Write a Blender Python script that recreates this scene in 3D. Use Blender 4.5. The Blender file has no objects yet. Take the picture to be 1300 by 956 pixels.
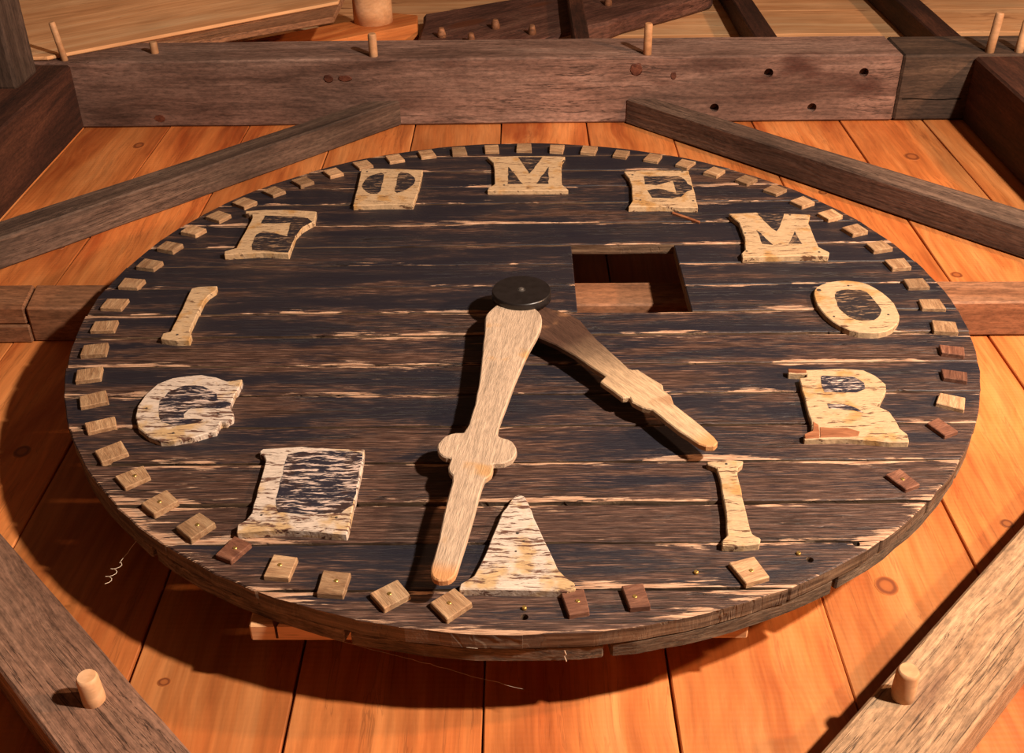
import bpy, bmesh, math, random
from mathutils import Matrix, Vector

# ---------------------------------------------------------------- camera, world, lights
scene = bpy.context.scene
COL = scene.collection
FPX, PITCH, ROLL, YAW = 1391.48, 1.009956, -0.005294, -0.014949
CAM = Vector((0.00045, -1.28065, -2.18858))
def cam_rows():
    c, s = math.cos(YAW), math.sin(YAW); Ry = Matrix(((c, -s, 0), (s, c, 0), (0, 0, 1)))
    c, s = math.cos(PITCH), math.sin(PITCH); Rp = Matrix(((1, 0, 0), (0, c, s), (0, -s, c)))
    c, s = math.cos(ROLL), math.sin(ROLL); Rr = Matrix(((c, 0, -s), (0, 1, 0), (s, 0, c)))
    return Rr @ Rp @ Ry
R = cam_rows()
cd = bpy.data.cameras.new('camera'); cam = bpy.data.objects.new('camera', cd); COL.objects.link(cam)
rt, fw, up = R[0], R[1], R[2]
cam.matrix_world = Matrix(((rt[0], up[0], -fw[0], CAM[0]), (rt[1], up[1], -fw[1], CAM[1]), (rt[2], up[2], -fw[2], CAM[2]), (0, 0, 0, 1)))
cd.sensor_fit = 'HORIZONTAL'; cd.sensor_width = 36.0; cd.lens = FPX / 1300 * 36.0
cd.shift_y = -44.5 / 1300
cd.clip_start = 0.05
scene.camera = cam
vs = scene.view_settings
vs.view_transform = 'Standard'; vs.look = 'None'; vs.gamma = 1.0; vs.use_curve_mapping = False
vs.exposure = -0.1
world = bpy.data.worlds.new('world'); scene.world = world; world.use_nodes = True
bg = world.node_tree.nodes['Background']; bg.inputs[0].default_value = (1.0, 0.44, 0.20, 1); bg.inputs[1].default_value = 0.10

def lamp(name, loc, target, power, color, size, kind='AREA', spot=None):
    ld = bpy.data.lights.new(name, kind); ld.energy = power; ld.color = color
    if kind == 'AREA':
        ld.shape = 'DISK'; ld.size = size
    else:
        ld.shadow_soft_size = size
        if spot: ld.spot_size = spot; ld.spot_blend = 0.6
    o = bpy.data.objects.new(name, ld); COL.objects.link(o); o.location = loc
    o.rotation_euler = (Vector(target) - Vector(loc)).to_track_quat('-Z', 'Y').to_euler()
    return o
# two room lamps on the right, read from the shadows of the dial, the hands and the pegs
lamp('room_lamp_right_offscreen', (2.15, -2.75, -1.45), (0.0, 0.1, 0.1), 300, (1.0, 0.82, 0.66), 0.18)
lamp('warm_lamp_right_offscreen', (3.40, -2.00, -0.70), (0.0, 0.1, 0.5), 155, (1.0, 0.52, 0.26), 0.18)

# ---------------------------------------------------------------- helpers
rnd = random.Random(7)
def kind(o, k): o['kind'] = k; return o
def tag(o, label, cat, group=None):
    o['label'] = label; o['category'] = cat
    if group: o['group'] = group
    return o
def empty(name, loc=(0, 0, 0)):
    o = bpy.data.objects.new(name, None); COL.objects.link(o); o.location = loc; o.empty_display_size = 0.1
    return o
def link(name, me, mat, parent=None):
    if mat and not me.materials: me.materials.append(mat)
    o = bpy.data.objects.new(name, me); COL.objects.link(o)
    if parent: o.parent = parent
    return o
def resample(poly, step, jit, rng):
    out = []
    n = len(poly)
    for i in range(n):
        a, b = poly[i], poly[(i + 1) % n]
        d = math.hypot(b[0] - a[0], b[1] - a[1])
        k = max(1, int(round(d / step))) if step else 1
        nx, nz = (-(b[1] - a[1]) / d, (b[0] - a[0]) / d) if d > 1e-9 else (0, 0)
        for j in range(k):
            t = j / k
            w = rng.uniform(-jit, jit) if jit else 0
            out.append((a[0] + (b[0] - a[0]) * t + nx * w, a[1] + (b[1] - a[1]) * t + nz * w))
    return out
def area(P): return 0.5 * sum(P[i][0] * P[(i + 1) % len(P)][1] - P[(i + 1) % len(P)][0] * P[i][1] for i in range(len(P)))
def bevel(o, w, seg=1, ang=0.6):
    m = o.modifiers.new('bevel', 'BEVEL'); m.width = w; m.segments = seg; m.limit_method = 'ANGLE'; m.angle_limit = ang
    return o
def slab(name, poly, y0, y1, mat, parent=None, angle=0.0, bev=0.004, step=0.0, jit=0.0, seed=0, across=None):
    """polygon in the wall plane (x, z), extruded from depth y0 (front) to y1 (back); grain runs along `angle`"""
    rng = random.Random(seed * 131 + 5)
    if area(poly) < 0: poly = poly[::-1]
    P = resample(poly, step, jit, rng) if (step or jit) else list(poly)
    ox = sum(q[0] for q in P) / len(P); oz = sum(q[1] for q in P) / len(P); oy = (y0 + y1) / 2
    if across: ox = oz = oy = 0.0
    c, s = math.cos(angle), math.sin(angle)
    Lc = [((x - ox) * c + (z - oz) * s, -(x - ox) * s + (z - oz) * c) for x, z in P]
    n = len(P)
    v = [(a, y0 - oy, b) for a, b in Lc] + [(a, y1 - oy, b) for a, b in Lc]
    f = [list(range(n)), list(range(2 * n - 1, n - 1, -1))] + [[(i + 1) % n, i, n + i, n + (i + 1) % n] for i in range(n)]
    me = bpy.data.meshes.new(name); me.from_pydata(v, [], f); me.update()
    if across:
        at = me.attributes.new('across', 'FLOAT', 'POINT')
        for i in range(2 * n): at.data[i].value = (v[i][2] - across[0]) / (across[1] - across[0])
    o = link(name, me, mat, parent)
    o.location = (ox, oy, oz); o.rotation_euler = (0, -angle, 0)
    if parent and parent.type == 'MESH':
        o.matrix_parent_inverse = (Matrix.Translation(parent.location) @ parent.rotation_euler.to_matrix().to_4x4()).inverted()
    elif parent:
        o.matrix_parent_inverse = Matrix.Translation(parent.location).inverted()
    if bev: bevel(o, bev)
    return o
def rect(x0, x1, z0, z1): return [(x0, z0), (x1, z0), (x1, z1), (x0, z1)]
def beam_poly(a, b, w0, w1):
    """a strip along the line a-b reaching w0 to one side and w1 to the other"""
    dx, dz = b[0] - a[0], b[1] - a[1]; d = math.hypot(dx, dz); nx, nz = -dz / d, dx / d
    return [(a[0] + nx * w0, a[1] + nz * w0), (b[0] + nx * w0, b[1] + nz * w0), (b[0] + nx * w1, b[1] + nz * w1), (a[0] + nx * w1, a[1] + nz * w1)]
def rod_mesh(name, r, L, seg=14, taper=1.0, bev=0.15, wob=0.0, seed=0):
    """rod along -Y from y=0 (root) to y=-L (tip) with a rounded-off tip"""
    rng = random.Random(seed)
    rings = [(0, r), (-L * 0.5, r * (1 + taper) / 2), (-(L - r * bev * 2), r * taper), (-L, r * taper * (1 - bev))]
    v, f = [], []
    for k, (y, rr) in enumerate(rings):
        for i in range(seg):
            a = 2 * math.pi * i / seg; q = rr * (1 + rng.uniform(-wob, wob))
            v.append((q * math.cos(a), y, q * math.sin(a)))
    for k in range(len(rings) - 1):
        for i in range(seg):
            j = (i + 1) % seg
            f.append([k * seg + i, k * seg + j, (k + 1) * seg + j, (k + 1) * seg + i])
    f.append(list(range((len(rings) - 1) * seg, len(rings) * seg))); f.append(list(range(seg - 1, -1, -1)))
    me = bpy.data.meshes.new(name); me.from_pydata(v, [], f)
    bm = bmesh.new(); bm.from_mesh(me); bmesh.ops.recalc_face_normals(bm, faces=bm.faces[:]); bm.to_mesh(me); bm.free()
    for q in me.polygons: q.use_smooth = len(q.vertices) == 4
    return me
def child_at(name, me, mat, parent, loc, rot=(0, 0, 0)):
    """a part placed in world coordinates under a parent that may be moved or turned"""
    o = link(name, me, mat, parent)
    pm = Matrix.Translation(parent.location) @ parent.rotation_euler.to_matrix().to_4x4()
    o.matrix_parent_inverse = pm.inverted()
    o.location = loc; o.rotation_euler = rot
    return o

def carve(o, me):
    """cut a real recess into a mesh part (world-space cutter mesh)"""
    c = bpy.data.objects.new('cutter', me); COL.objects.link(c)
    b = o.modifiers.new('cut', 'BOOLEAN'); b.operation = 'DIFFERENCE'; b.object = c; b.solver = 'EXACT'
    bpy.context.view_layer.update()
    new = bpy.data.meshes.new_from_object(o.evaluated_get(bpy.context.evaluated_depsgraph_get()))
    o.modifiers.clear(); new.name = o.data.name; o.data = new
    bpy.data.objects.remove(c)
    return o
def cutter_cyl(x, y, z, r, h, axis, n=14, sz=1.0):
    v = []
    for k in (-1, 1):
        for i in range(n):
            a = 2 * math.pi * i / n
            v.append((x + r * math.cos(a), y + r * math.sin(a), z + k * h) if axis == 'Z' else (x + r * math.cos(a), y + k * h, z + r * sz * math.sin(a)))
    f = [list(range(n)), list(range(2 * n - 1, n - 1, -1))] + [[(i + 1) % n, i, n + i, n + (i + 1) % n] for i in range(n)]
    me = bpy.data.meshes.new('cutter'); me.from_pydata(v, [], f)
    bm = bmesh.new(); bm.from_mesh(me); bmesh.ops.recalc_face_normals(bm, faces=bm.faces[:]); bm.to_mesh(me); bm.free()
    return me

# ---------------------------------------------------------------- materials
def mat_new(name):
    m = bpy.data.materials.new(name); m.use_nodes = True
    nt = m.node_tree; b = nt.nodes['Principled BSDF']
    return m, nt, b
class NT:
    def __init__(s, nt): s.nt = nt
    def n(s, t, **k):
        x = s.nt.nodes.new(t)
        for a, v in k.items(): setattr(x, a, v)
        return x
    def l(s, a, b): s.nt.links.new(a, b)
    def val(s, x, v):
        if hasattr(v, 'is_output') or isinstance(v, bpy.types.NodeSocket): s.l(v, x)
        else: x.default_value = v
    def math(s, op, a, b=None, c=None, clamp=False):
        x = s.n('ShaderNodeMath', operation=op); x.use_clamp = clamp
        s.val(x.inputs[0], a)
        if b is not None: s.val(x.inputs[1], b)
        if c is not None: s.val(x.inputs[2], c)
        return x.outputs[0]
    def vadd(s, a, b):
        x = s.n('ShaderNodeVectorMath', operation='ADD'); s.val(x.inputs[0], a); s.val(x.inputs[1], b); return x.outputs[0]
    def vmul(s, a, b):
        x = s.n('ShaderNodeVectorMath', operation='MULTIPLY'); s.val(x.inputs[0], a); s.val(x.inputs[1], b); return x.outputs[0]
    def noise(s, vec, scale=1.0, detail=5, rough=0.55, dist=0.0):
        x = s.n('ShaderNodeTexNoise'); s.l(vec, x.inputs['Vector'])
        x.inputs['Scale'].default_value = scale; x.inputs['Detail'].default_value = detail
        x.inputs['Roughness'].default_value = rough; x.inputs['Distortion'].default_value = dist
        return x.outputs[0]
    def ramp(s, fac, stops, interp='LINEAR'):
        x = s.n('ShaderNodeValToRGB'); s.l(fac, x.inputs[0]); cr = x.color_ramp; cr.interpolation = interp
        while len(cr.elements) < len(stops): cr.elements.new(0.5)
        for e, (p, c) in zip(cr.elements, stops):
            e.position = p; e.color = (c, c, c, 1) if isinstance(c, (int, float)) else (*c, 1)
        return x.outputs[0]
    def mix(s, fac, a, b, blend='MIX'):
        x = s.n('ShaderNodeMix', data_type='RGBA', blend_type=blend)
        s.val(x.inputs[0], fac)
        for sock, v in ((x.inputs[6], a), (x.inputs[7], b)):
            if isinstance(v, tuple): sock.default_value = (*v, 1)
            else: s.l(v, sock)
        return x.outputs[2]
    def sstep(s, x, lo, hi):
        m = s.n('ShaderNodeMapRange', interpolation_type='SMOOTHSTEP'); s.val(m.inputs[0], x)
        m.inputs[1].default_value = lo; m.inputs[2].default_value = hi
        return m.outputs[0]
def base_coords(g, spread=1.0):
    tc = g.n('ShaderNodeTexCoord'); oi = g.n('ShaderNodeObjectInfo')
    r = g.n('ShaderNodeCombineXYZ')
    g.l(g.math('MULTIPLY', oi.outputs['Random'], 37.0 * spread), r.inputs[0]); g.l(g.math('MULTIPLY', oi.outputs['Random'], 91.0 * spread), r.inputs[1]); g.l(g.math('MULTIPLY', oi.outputs['Random'], 53.0 * spread), r.inputs[2])
    return g.vadd(tc.outputs['Object'], r.outputs[0]), oi.outputs['Random'], tc.outputs['Object']
def wood(name, dark, mid, light, sx=1.2, sc=14.0, fine=0.62, var=0.25, rough=0.62, bump=0.25, knots=0.0, kcol=(0.10, 0.028, 0.010), streak=None, samt=(0.60, 0.72), patch=(0.78, 1.15), saw=0.0, spec=0.35, cracks=0.0):
    m, nt, b = mat_new(name); g = NT(nt)
    co, r, raw = base_coords(g)
    warp = g.noise(co, 2.2, 2)
    wv = g.n('ShaderNodeCombineXYZ'); g.l(g.math('MULTIPLY', warp, 0.05), wv.inputs[2]); g.l(g.math('MULTIPLY', warp, 0.05), wv.inputs[1])
    cw = g.vadd(co, wv.outputs[0])
    A = g.noise(g.vmul(cw, (sx, sc, sc)), 1.0, 7, 0.6, 0.7)
    B = g.noise(g.vmul(cw, (sx * 3.5, sc * 9, sc * 9)), 1.0, 4, 0.6, 0.2)
    C = g.noise(co, 1.7, 3)
    col = g.ramp(A, [(0.30, dark), (0.50, mid), (0.70, light)])
    col = g.mix(1.0, col, g.ramp(B, [(0.33, fine), (0.62, 1.0)]), 'MULTIPLY')
    col = g.mix(1.0, col, g.ramp(C, [(0.35, patch[0]), (0.65, patch[1])]), 'MULTIPLY')
    if streak:
        S = g.noise(g.vmul(cw, (sx * 1.3, sc * 0.55, sc * 0.55)), 1.0, 5, 0.6, 0.4)
        col = g.mix(g.sstep(S, *samt), col, streak)
    if cracks:
        K = g.noise(g.vmul(cw, (sx * 0.9, sc * 3.2, sc * 3.2)), 1.0, 5, 0.6, 0.25)
        kk = g.math('SUBTRACT', 1.0, g.sstep(g.math('ABSOLUTE', g.math('SUBTRACT', K, 0.5)), 0.002, 0.014))
        kk = g.math('MULTIPLY', g.math('MULTIPLY', kk, g.sstep(C, 0.42, 0.56)), cracks)
        col = g.mix(kk, col, (0.018, 0.009, 0.006))
    if cracks > 0.5:
        SPK = g.noise(g.vmul(co, (40, 120, 120)), 1.0, 4, 0.7)
        col = g.mix(1.0, col, g.ramp(SPK, [(0.36, 0.62), (0.55, 1.0), (0.70, 1.18)]), 'MULTIPLY')
    if knots:
        vo = g.n('ShaderNodeTexVoronoi'); g.l(g.vmul(cw, (1.5, 4.0, 4.0)), vo.inputs['Vector']); vo.inputs['Scale'].default_value = 1.0
        d = g.math('ADD', vo.outputs['Distance'], g.math('MULTIPLY', g.math('SUBTRACT', warp, 0.5), 0.10))
        col = g.mix(g.math('MULTIPLY', g.math('SUBTRACT', 1.0, g.sstep(d, knots * 0.55, knots)), 0.85), col, kcol)
    hsv = g.n('ShaderNodeHueSaturation'); g.l(col, hsv.inputs['Color'])
    g.l(g.math('MULTIPLY_ADD', r, 2 * var, 1.0 - var), hsv.inputs['Value'])
    g.l(hsv.outputs[0], b.inputs['Base Color'])
    b.inputs['Roughness'].default_value = rough; b.inputs['Specular IOR Level'].default_value = spec
    h = g.math('MULTIPLY_ADD', A, 0.4, g.math('MULTIPLY', B, 0.6))
    if cracks: h = g.math('SUBTRACT', h, kk)
    if saw:
        w = g.n('ShaderNodeTexWave', bands_direction='X'); g.l(cw, w.inputs['Vector']); w.inputs['Scale'].default_value = 28; w.inputs['Distortion'].default_value = 1.5; w.inputs['Detail'].default_value = 2
        h = g.math('MULTIPLY_ADD', w.outputs[1], saw, h)
    bp = g.n('ShaderNodeBump'); bp.inputs['Strength'].default_value = bump; bp.inputs['Distance'].default_value = 0.006
    g.l(h, bp.inputs['Height']); g.l(bp.outputs[0], b.inputs['Normal'])
    return m
def plain(name, col, rough=0.5, metal=0.0):
    m, nt, b = mat_new(name); g = NT(nt)
    co, r, raw = base_coords(g)
    N = g.noise(co, 60, 3)
    g.l(g.mix(1.0, (*col,), g.ramp(N, [(0.3, 0.75), (0.7, 1.15)]), 'MULTIPLY'), b.inputs['Base Color'])
    b.inputs['Roughness'].default_value = rough; b.inputs['Metallic'].default_value = metal
    return m

M = {}
M['pine'] = wood('orange_pine', (0.38, 0.086, 0.019), (0.58, 0.19, 0.051), (0.71, 0.30, 0.102), sx=0.9, sc=8.0, fine=0.74, var=0.20, rough=0.5, bump=0.14, knots=0.085, streak=(0.30, 0.065, 0.014), samt=(0.58, 0.74), saw=0.2, patch=(0.74, 1.15), cracks=0.25)
M['pine_pale'] = wood('pale_pine', (0.55, 0.26, 0.11), (0.74, 0.41, 0.20), (0.82, 0.54, 0.30), sx=0.9, sc=8.0, fine=0.8, var=0.12, bump=0.10, knots=0.10, streak=(0.22, 0.07, 0.025), samt=(0.62, 0.72), cracks=0.25)
M['beam'] = wood('weathered_beam', (0.11, 0.058, 0.044), (0.225, 0.132, 0.104), (0.33, 0.215, 0.175), sx=1.4, sc=9.0, fine=0.60, var=0.10, rough=0.75, bump=0.45, streak=(0.055, 0.02, 0.014), samt=(0.57, 0.72), patch=(0.66, 1.2), cracks=0.7)
M['brace'] = wood('grey_brown_timber', (0.060, 0.036, 0.026), (0.125, 0.078, 0.058), (0.20, 0.135, 0.10), sx=1.1, sc=12.0, fine=0.55, var=0.08, rough=0.8, bump=0.5, patch=(0.6, 1.2), cracks=0.7)
M['brace_low'] = wood('sawn_timber', (0.24, 0.135, 0.068), (0.38, 0.235, 0.13), (0.50, 0.335, 0.20), sx=1.3, sc=17.0, fine=0.62, var=0.08, rough=0.75, bump=0.5, streak=(0.14, 0.07, 0.04), samt=(0.60, 0.75), cracks=0.7)
M['brace_dark'] = wood('dark_sawn_timber', (0.14, 0.068, 0.042), (0.25, 0.135, 0.088), (0.34, 0.20, 0.135), sx=1.1, sc=17.0, fine=0.55, var=0.08, rough=0.75, bump=0.5, streak=(0.07, 0.03, 0.02), samt=(0.60, 0.75), cracks=0.7)
M['dark'] = wood('dark_red_timber', (0.018, 0.007, 0.005), (0.058, 0.020, 0.012), (0.13, 0.048, 0.026), sx=1.0, sc=9.0, fine=0.6, var=0.12, rough=0.7, bump=0.4, cracks=0.7)
M['beam_end'] = wood('dark_beam_end', (0.036, 0.022, 0.016), (0.080, 0.048, 0.033), (0.15, 0.092, 0.062), sx=1.1, sc=12.0, fine=0.55, var=0.05, rough=0.8, bump=0.5, patch=(0.6, 1.25), cracks=0.7)
M['log'] = wood('barked_log', (0.065, 0.024, 0.018), (0.15, 0.062, 0.045), (0.25, 0.125, 0.09), sx=2.0, sc=9.0, fine=0.5, var=0.05, rough=0.7, bump=0.7, knots=0.2, cracks=0.8)
M['girt'] = wood('red_brown_girt', (0.18, 0.070, 0.032), (0.30, 0.135, 0.066), (0.38, 0.20, 0.115), sx=0.9, sc=9.0, fine=0.7, var=0.14, rough=0.7, bump=0.25, streak=(0.09, 0.03, 0.02), samt=(0.66, 0.78), cracks=0.7)
M['peg'] = wood('pale_peg', (0.45, 0.22, 0.10), (0.58, 0.33, 0.17), (0.66, 0.42, 0.25), sx=8, sc=8, fine=0.8, var=0.12, bump=0.1)
M['floor'] = wood('floor_wood', (0.16, 0.07, 0.03), (0.24, 0.11, 0.05), (0.30, 0.15, 0.08), sx=1, sc=8, fine=0.8, var=0.1)
M['rim'] = wood('grey_rim_wood', (0.10, 0.065, 0.04), (0.21, 0.14, 0.09), (0.33, 0.24, 0.16), sx=6.0, sc=22.0, fine=0.55, var=0.2, rough=0.85, bump=0.7, cracks=0.7)
M['hub'] = plain('black_hub', (0.012, 0.010, 0.010), 0.35)
M['bolt'] = plain('dull_steel', (0.30, 0.28, 0.26), 0.35, 0.8)
M['brass'] = plain('brass', (0.75, 0.52, 0.16), 0.35, 0.9)
M['nail'] = plain('dark_iron_nail', (0.045, 0.035, 0.030), 0.6)
M['web'] = plain('cobweb', (0.75, 0.6, 0.45), 0.7)

def dial_material():
    m, nt, b = mat_new('worn_dark_dial_paint'); g = NT(nt)
    tc = g.n('ShaderNodeTexCoord'); co = tc.outputs['Object']
    v = g.n('ShaderNodeAttribute', attribute_name='across').outputs['Fac']
    wear = g.n('ShaderNodeAttribute', attribute_type='OBJECT', attribute_name='wear').outputs['Fac']
    low = g.noise(g.vmul(co, (1.3, 1, 6)), 1.0, 3)
    wv = g.n('ShaderNodeCombineXYZ'); g.l(g.math('MULTIPLY', low, 0.03), wv.inputs[2])
    cw = g.vadd(co, wv.outputs[0])
    n1 = g.noise(g.vmul(cw, (5.5, 6, 60)), 1.0, 9, 0.66, 0.5)
    n2 = g.noise(g.vmul(cw, (18, 20, 380)), 1.0, 6, 0.66, 0.25)
    n3 = g.noise(g.vmul(cw, (2.4, 3, 17)), 1.0, 7, 0.62, 0.4)
    n4 = g.noise(g.vmul(co, (2.3, 3, 5)), 1.0, 5, 0.6)
    n6 = g.noise(g.vmul(cw, (1.6, 3, 55)), 1.0, 4, 0.55, 0.3)
    crack = g.math('SUBTRACT', 1.0, g.sstep(g.math('ABSOLUTE', g.math('SUBTRACT', n6, 0.47)), 0.004, 0.016))
    crack = g.math('MULTIPLY', crack, g.sstep(n4, 0.44, 0.56))
    edge = g.math('MULTIPLY', g.math('ABSOLUTE', g.math('SUBTRACT', v, 0.5)), 2.0)
    e1 = g.math('POWER', edge, 4.0)
    px = g.n('ShaderNodeSeparateXYZ'); g.l(co, px.inputs[0])
    rad = g.math('SQRT', g.math('ADD', g.math('POWER', px.outputs[0], 2.0), g.math('POWER', px.outputs[2], 2.0)))
    rimw = g.math('MULTIPLY', g.sstep(rad, 0.955, 1.0), g.math('MULTIPLY_ADD', g.sstep(px.outputs[2], -0.45, -0.85), 0.05, 0.05))
    upper = g.math('GREATER_THAN', v, 0.5)
    sh = g.n('ShaderNodeCombineXYZ'); g.l(g.math('MULTIPLY', upper, 7.3), sh.inputs[0])
    nx = g.noise(g.vadd(g.vmul(co, (2.2, 3, 8)), sh.outputs[0]), 1.0, 5, 0.6)
    eterm = g.math('MULTIPLY', e1, g.math('MULTIPLY', g.math('MAXIMUM', g.math('SUBTRACT', nx, 0.43), 0.0), 1.9))
    tscore = g.math('ADD', g.math('ADD', g.math('MULTIPLY', n1, 0.60), g.math('MULTIPLY', n2, 0.25)), g.math('MULTIPLY', n4, 0.30))
    tscore = g.math('ADD', tscore, g.math('ADD', eterm, g.math('MULTIPLY_ADD', wear, 0.09, rimw)))
    tan = g.sstep(tscore, 0.745, 0.775)
    bscore = g.math('ADD', g.math('ADD', g.math('MULTIPLY', n3, 0.8), g.math('MULTIPLY', n2, 0.42)), g.math('MULTIPLY_ADD', wear, 0.30, rimw))
    bscore = g.math('ADD', bscore, g.math('MULTIPLY', eterm, 0.6))
    brown = g.sstep(bscore, 0.67, 0.80)
    paint = g.ramp(n3, [(0.35, (0.010, 0.0095, 0.017)), (0.52, (0.016, 0.0135, 0.019)), (0.68, (0.032, 0.022, 0.023))])
    bc = g.ramp(n2, [(0.36, (0.020, 0.010, 0.008)), (0.5, (0.066, 0.033, 0.024)), (0.66, (0.19, 0.112, 0.082))])
    tcol = g.ramp(n2, [(0.34, (0.14, 0.062, 0.036)), (0.48, (0.40, 0.235, 0.145)), (0.66, (0.60, 0.41, 0.285))])
    n7 = g.noise(g.vmul(cw, (3.5, 8, 230)), 1.0, 5, 0.6, 0.2)
    bc = g.mix(1.0, bc, g.ramp(n7, [(0.36, 0.30), (0.50, 0.85), (0.64, 1.35)]), 'MULTIPLY')
    col = g.mix(brown, paint, bc)
    col = g.mix(tan, col, tcol)
    col = g.mix(g.math('MULTIPLY', crack, 0.85), col, (0.008, 0.005, 0.005))
    # cut edges of the planks: bare grey-brown end wood
    sp = g.n('ShaderNodeSeparateXYZ'); gn = g.n('ShaderNodeNewGeometry'); g.l(gn.outputs['True Normal'], sp.inputs[0])
    side = g.math('GREATER_THAN', sp.outputs[1], -0.35)
    n5 = g.noise(g.vmul(co, (9, 120, 9)), 1.0, 5, 0.6, 0.3)
    col = g.mix(side, col, g.ramp(n5, [(0.32, (0.035, 0.02, 0.013)), (0.5, (0.11, 0.07, 0.045)), (0.70, (0.24, 0.16, 0.10))]))
    g.l(col, b.inputs['Base Color'])
    g.l(g.math('MULTIPLY_ADD', tan, 0.22, 0.50), b.inputs['Roughness'])
    b.inputs['Specular IOR Level'].default_value = 0.42
    h = g.math('ADD', g.math('MULTIPLY', n2, 0.55), g.math('MULTIPLY', n1, 0.6))
    h = g.math('SUBTRACT', h, g.math('MULTIPLY', tan, 0.25)); h = g.math('SUBTRACT', h, g.math('MULTIPLY', crack, 0.8))
    bp = g.n('ShaderNodeBump'); bp.inputs['Strength'].default_value = 0.55; bp.inputs['Distance'].default_value = 0.006
    g.l(h, bp.inputs['Height']); g.l(bp.outputs[0], b.inputs['Normal'])
    return m
M['dial'] = dial_material()
def letter_material(name, grain_dark, cream, ochre, thr, spread=1.0):
    """old cream paint on a letter board: ochre blotches, dark grain showing through in level streaks"""
    m, nt, b = mat_new(name); g = NT(nt)
    co, r, raw = base_coords(g)
    low = g.noise(co, 14.0, 3)
    wv = g.n('ShaderNodeCombineXYZ'); g.l(g.math('MULTIPLY', low, 0.02), wv.inputs[2])
    cw = g.vadd(co, wv.outputs[0])
    n1 = g.noise(g.vmul(cw, (18, 40, 150)), 1.0, 8, 0.66, 0.6)
    n2 = g.noise(g.vmul(cw, (60, 60, 330)), 1.0, 4, 0.6, 0.2)
    n3 = g.noise(co, 17.0, 3)
    col = g.mix(g.sstep(n3, 0.50, 0.66), cream, ochre)
    col = g.mix(1.0, col, g.ramp(n2, [(0.32, 0.72), (0.6, 1.0)]), 'MULTIPLY')
    sc = g.math('ADD', g.math('MULTIPLY', n1, 0.7), g.math('MULTIPLY', n2, 0.3))
    strk = g.sstep(sc, thr, thr + 0.05)
    col = g.mix(strk, col, grain_dark)
    g.l(col, b.inputs['Base Color']); b.inputs['Roughness'].default_value = 0.65; b.inputs['Specular IOR Level'].default_value = 0.3
    bp = g.n('ShaderNodeBump'); bp.inputs['Strength'].default_value = 0.5; bp.inputs['Distance'].default_value = 0.004
    g.l(g.math('SUBTRACT', n2, g.math('MULTIPLY', strk, 0.8)), bp.inputs['Height']); g.l(bp.outputs[0], b.inputs['Normal'])
    return m
M['letter_white'] = letter_material('white_worn_letter_paint', (0.11, 0.052, 0.036), (0.60, 0.51, 0.43), (0.52, 0.36, 0.19), 0.52)
M['letter_cream'] = letter_material('cream_worn_letter_paint', (0.12, 0.060, 0.032), (0.52, 0.37, 0.22), (0.45, 0.26, 0.10), 0.545)
M['counter'] = letter_material('flaking_dark_paint', (0.56, 0.44, 0.38), (0.020, 0.018, 0.030), (0.040, 0.022, 0.020), 0.505)
M['counter_dark'] = letter_material('dark_counter_paint', (0.26, 0.165, 0.10), (0.022, 0.018, 0.022), (0.045, 0.028, 0.022), 0.525)
M['bare'] = wood('bare_broken_wood', (0.16, 0.05, 0.02), (0.30, 0.11, 0.045), (0.40, 0.17, 0.08), sx=8, sc=60, fine=0.6, var=0.1, bump=0.5)
M['marker'] = wood('marker_wood', (0.24, 0.125, 0.060), (0.39, 0.235, 0.125), (0.52, 0.35, 0.20), sx=14, sc=90, fine=0.6, var=0.28, rough=0.7, bump=0.5, patch=(0.8, 1.1))
M['marker_brown'] = wood('brown_marker_wood', (0.10, 0.035, 0.02), (0.20, 0.08, 0.045), (0.32, 0.15, 0.09), sx=14, sc=90, fine=0.6, var=0.2, rough=0.7, bump=0.5)
def hand_material(name, z_hi, z_lo, top, bottom, blotch):
    """bare hand board; the short hand is stained dark along its upper length"""
    m, nt, b = mat_new(name); g = NT(nt)
    tc = g.n('ShaderNodeTexCoord'); co = tc.outputs['Object']
    n1 = g.noise(g.vmul(co, (9, 110, 110)), 1.0, 6, 0.6, 0.4)
    n2 = g.noise(g.vmul(co, (45, 420, 420)), 1.0, 4, 0.6, 0.1)
    n3 = g.noise(co, 11.0, 3)
    sp = g.n('ShaderNodeSeparateXYZ'); g.l(co, sp.inputs[0])
    t = g.math('ADD', g.math('MULTIPLY_ADD', sp.outputs[0], 1.0 / (z_lo - z_hi), -z_hi / (z_lo - z_hi)), g.math('MULTIPLY', g.math('SUBTRACT', n3, 0.5), 0.5))
    col = g.mix(g.sstep(t, 0.0, 1.0), top, bottom)
    col = g.mix(1.0, col, g.ramp(n1, [(0.32, 0.70), (0.6, 1.0)]), 'MULTIPLY')
    col = g.mix(1.0, col, g.ramp(n2, [(0.32, 0.66), (0.6, 1.04)]), 'MULTIPLY')
    col = g.mix(g.math('MULTIPLY', g.sstep(n3, 0.60, 0.72), 0.6), col, blotch)
    tip = g.n('ShaderNodeAttribute', attribute_type='OBJECT', attribute_name='tip').outputs['Fac']
    col = g.mix(g.math('MULTIPLY', g.sstep(g.math('ADD', g.math('SUBTRACT', sp.outputs[0], tip), g.math('MULTIPLY', n3, 0.03)), -0.035, 0.0), 0.85), col, (0.50, 0.235, 0.085))
    g.l(col, b.inputs['Base Color']); b.inputs['Roughness'].default_value = 0.62; b.inputs['Specular IOR Level'].default_value = 0.35
    bp = g.n('ShaderNodeBump'); bp.inputs['Strength'].default_value = 0.4; bp.inputs['Distance'].default_value = 0.004
    g.l(g.math('ADD', n2, n1), bp.inputs['Height']); g.l(bp.outputs[0], b.inputs['Normal'])
    return m
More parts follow.
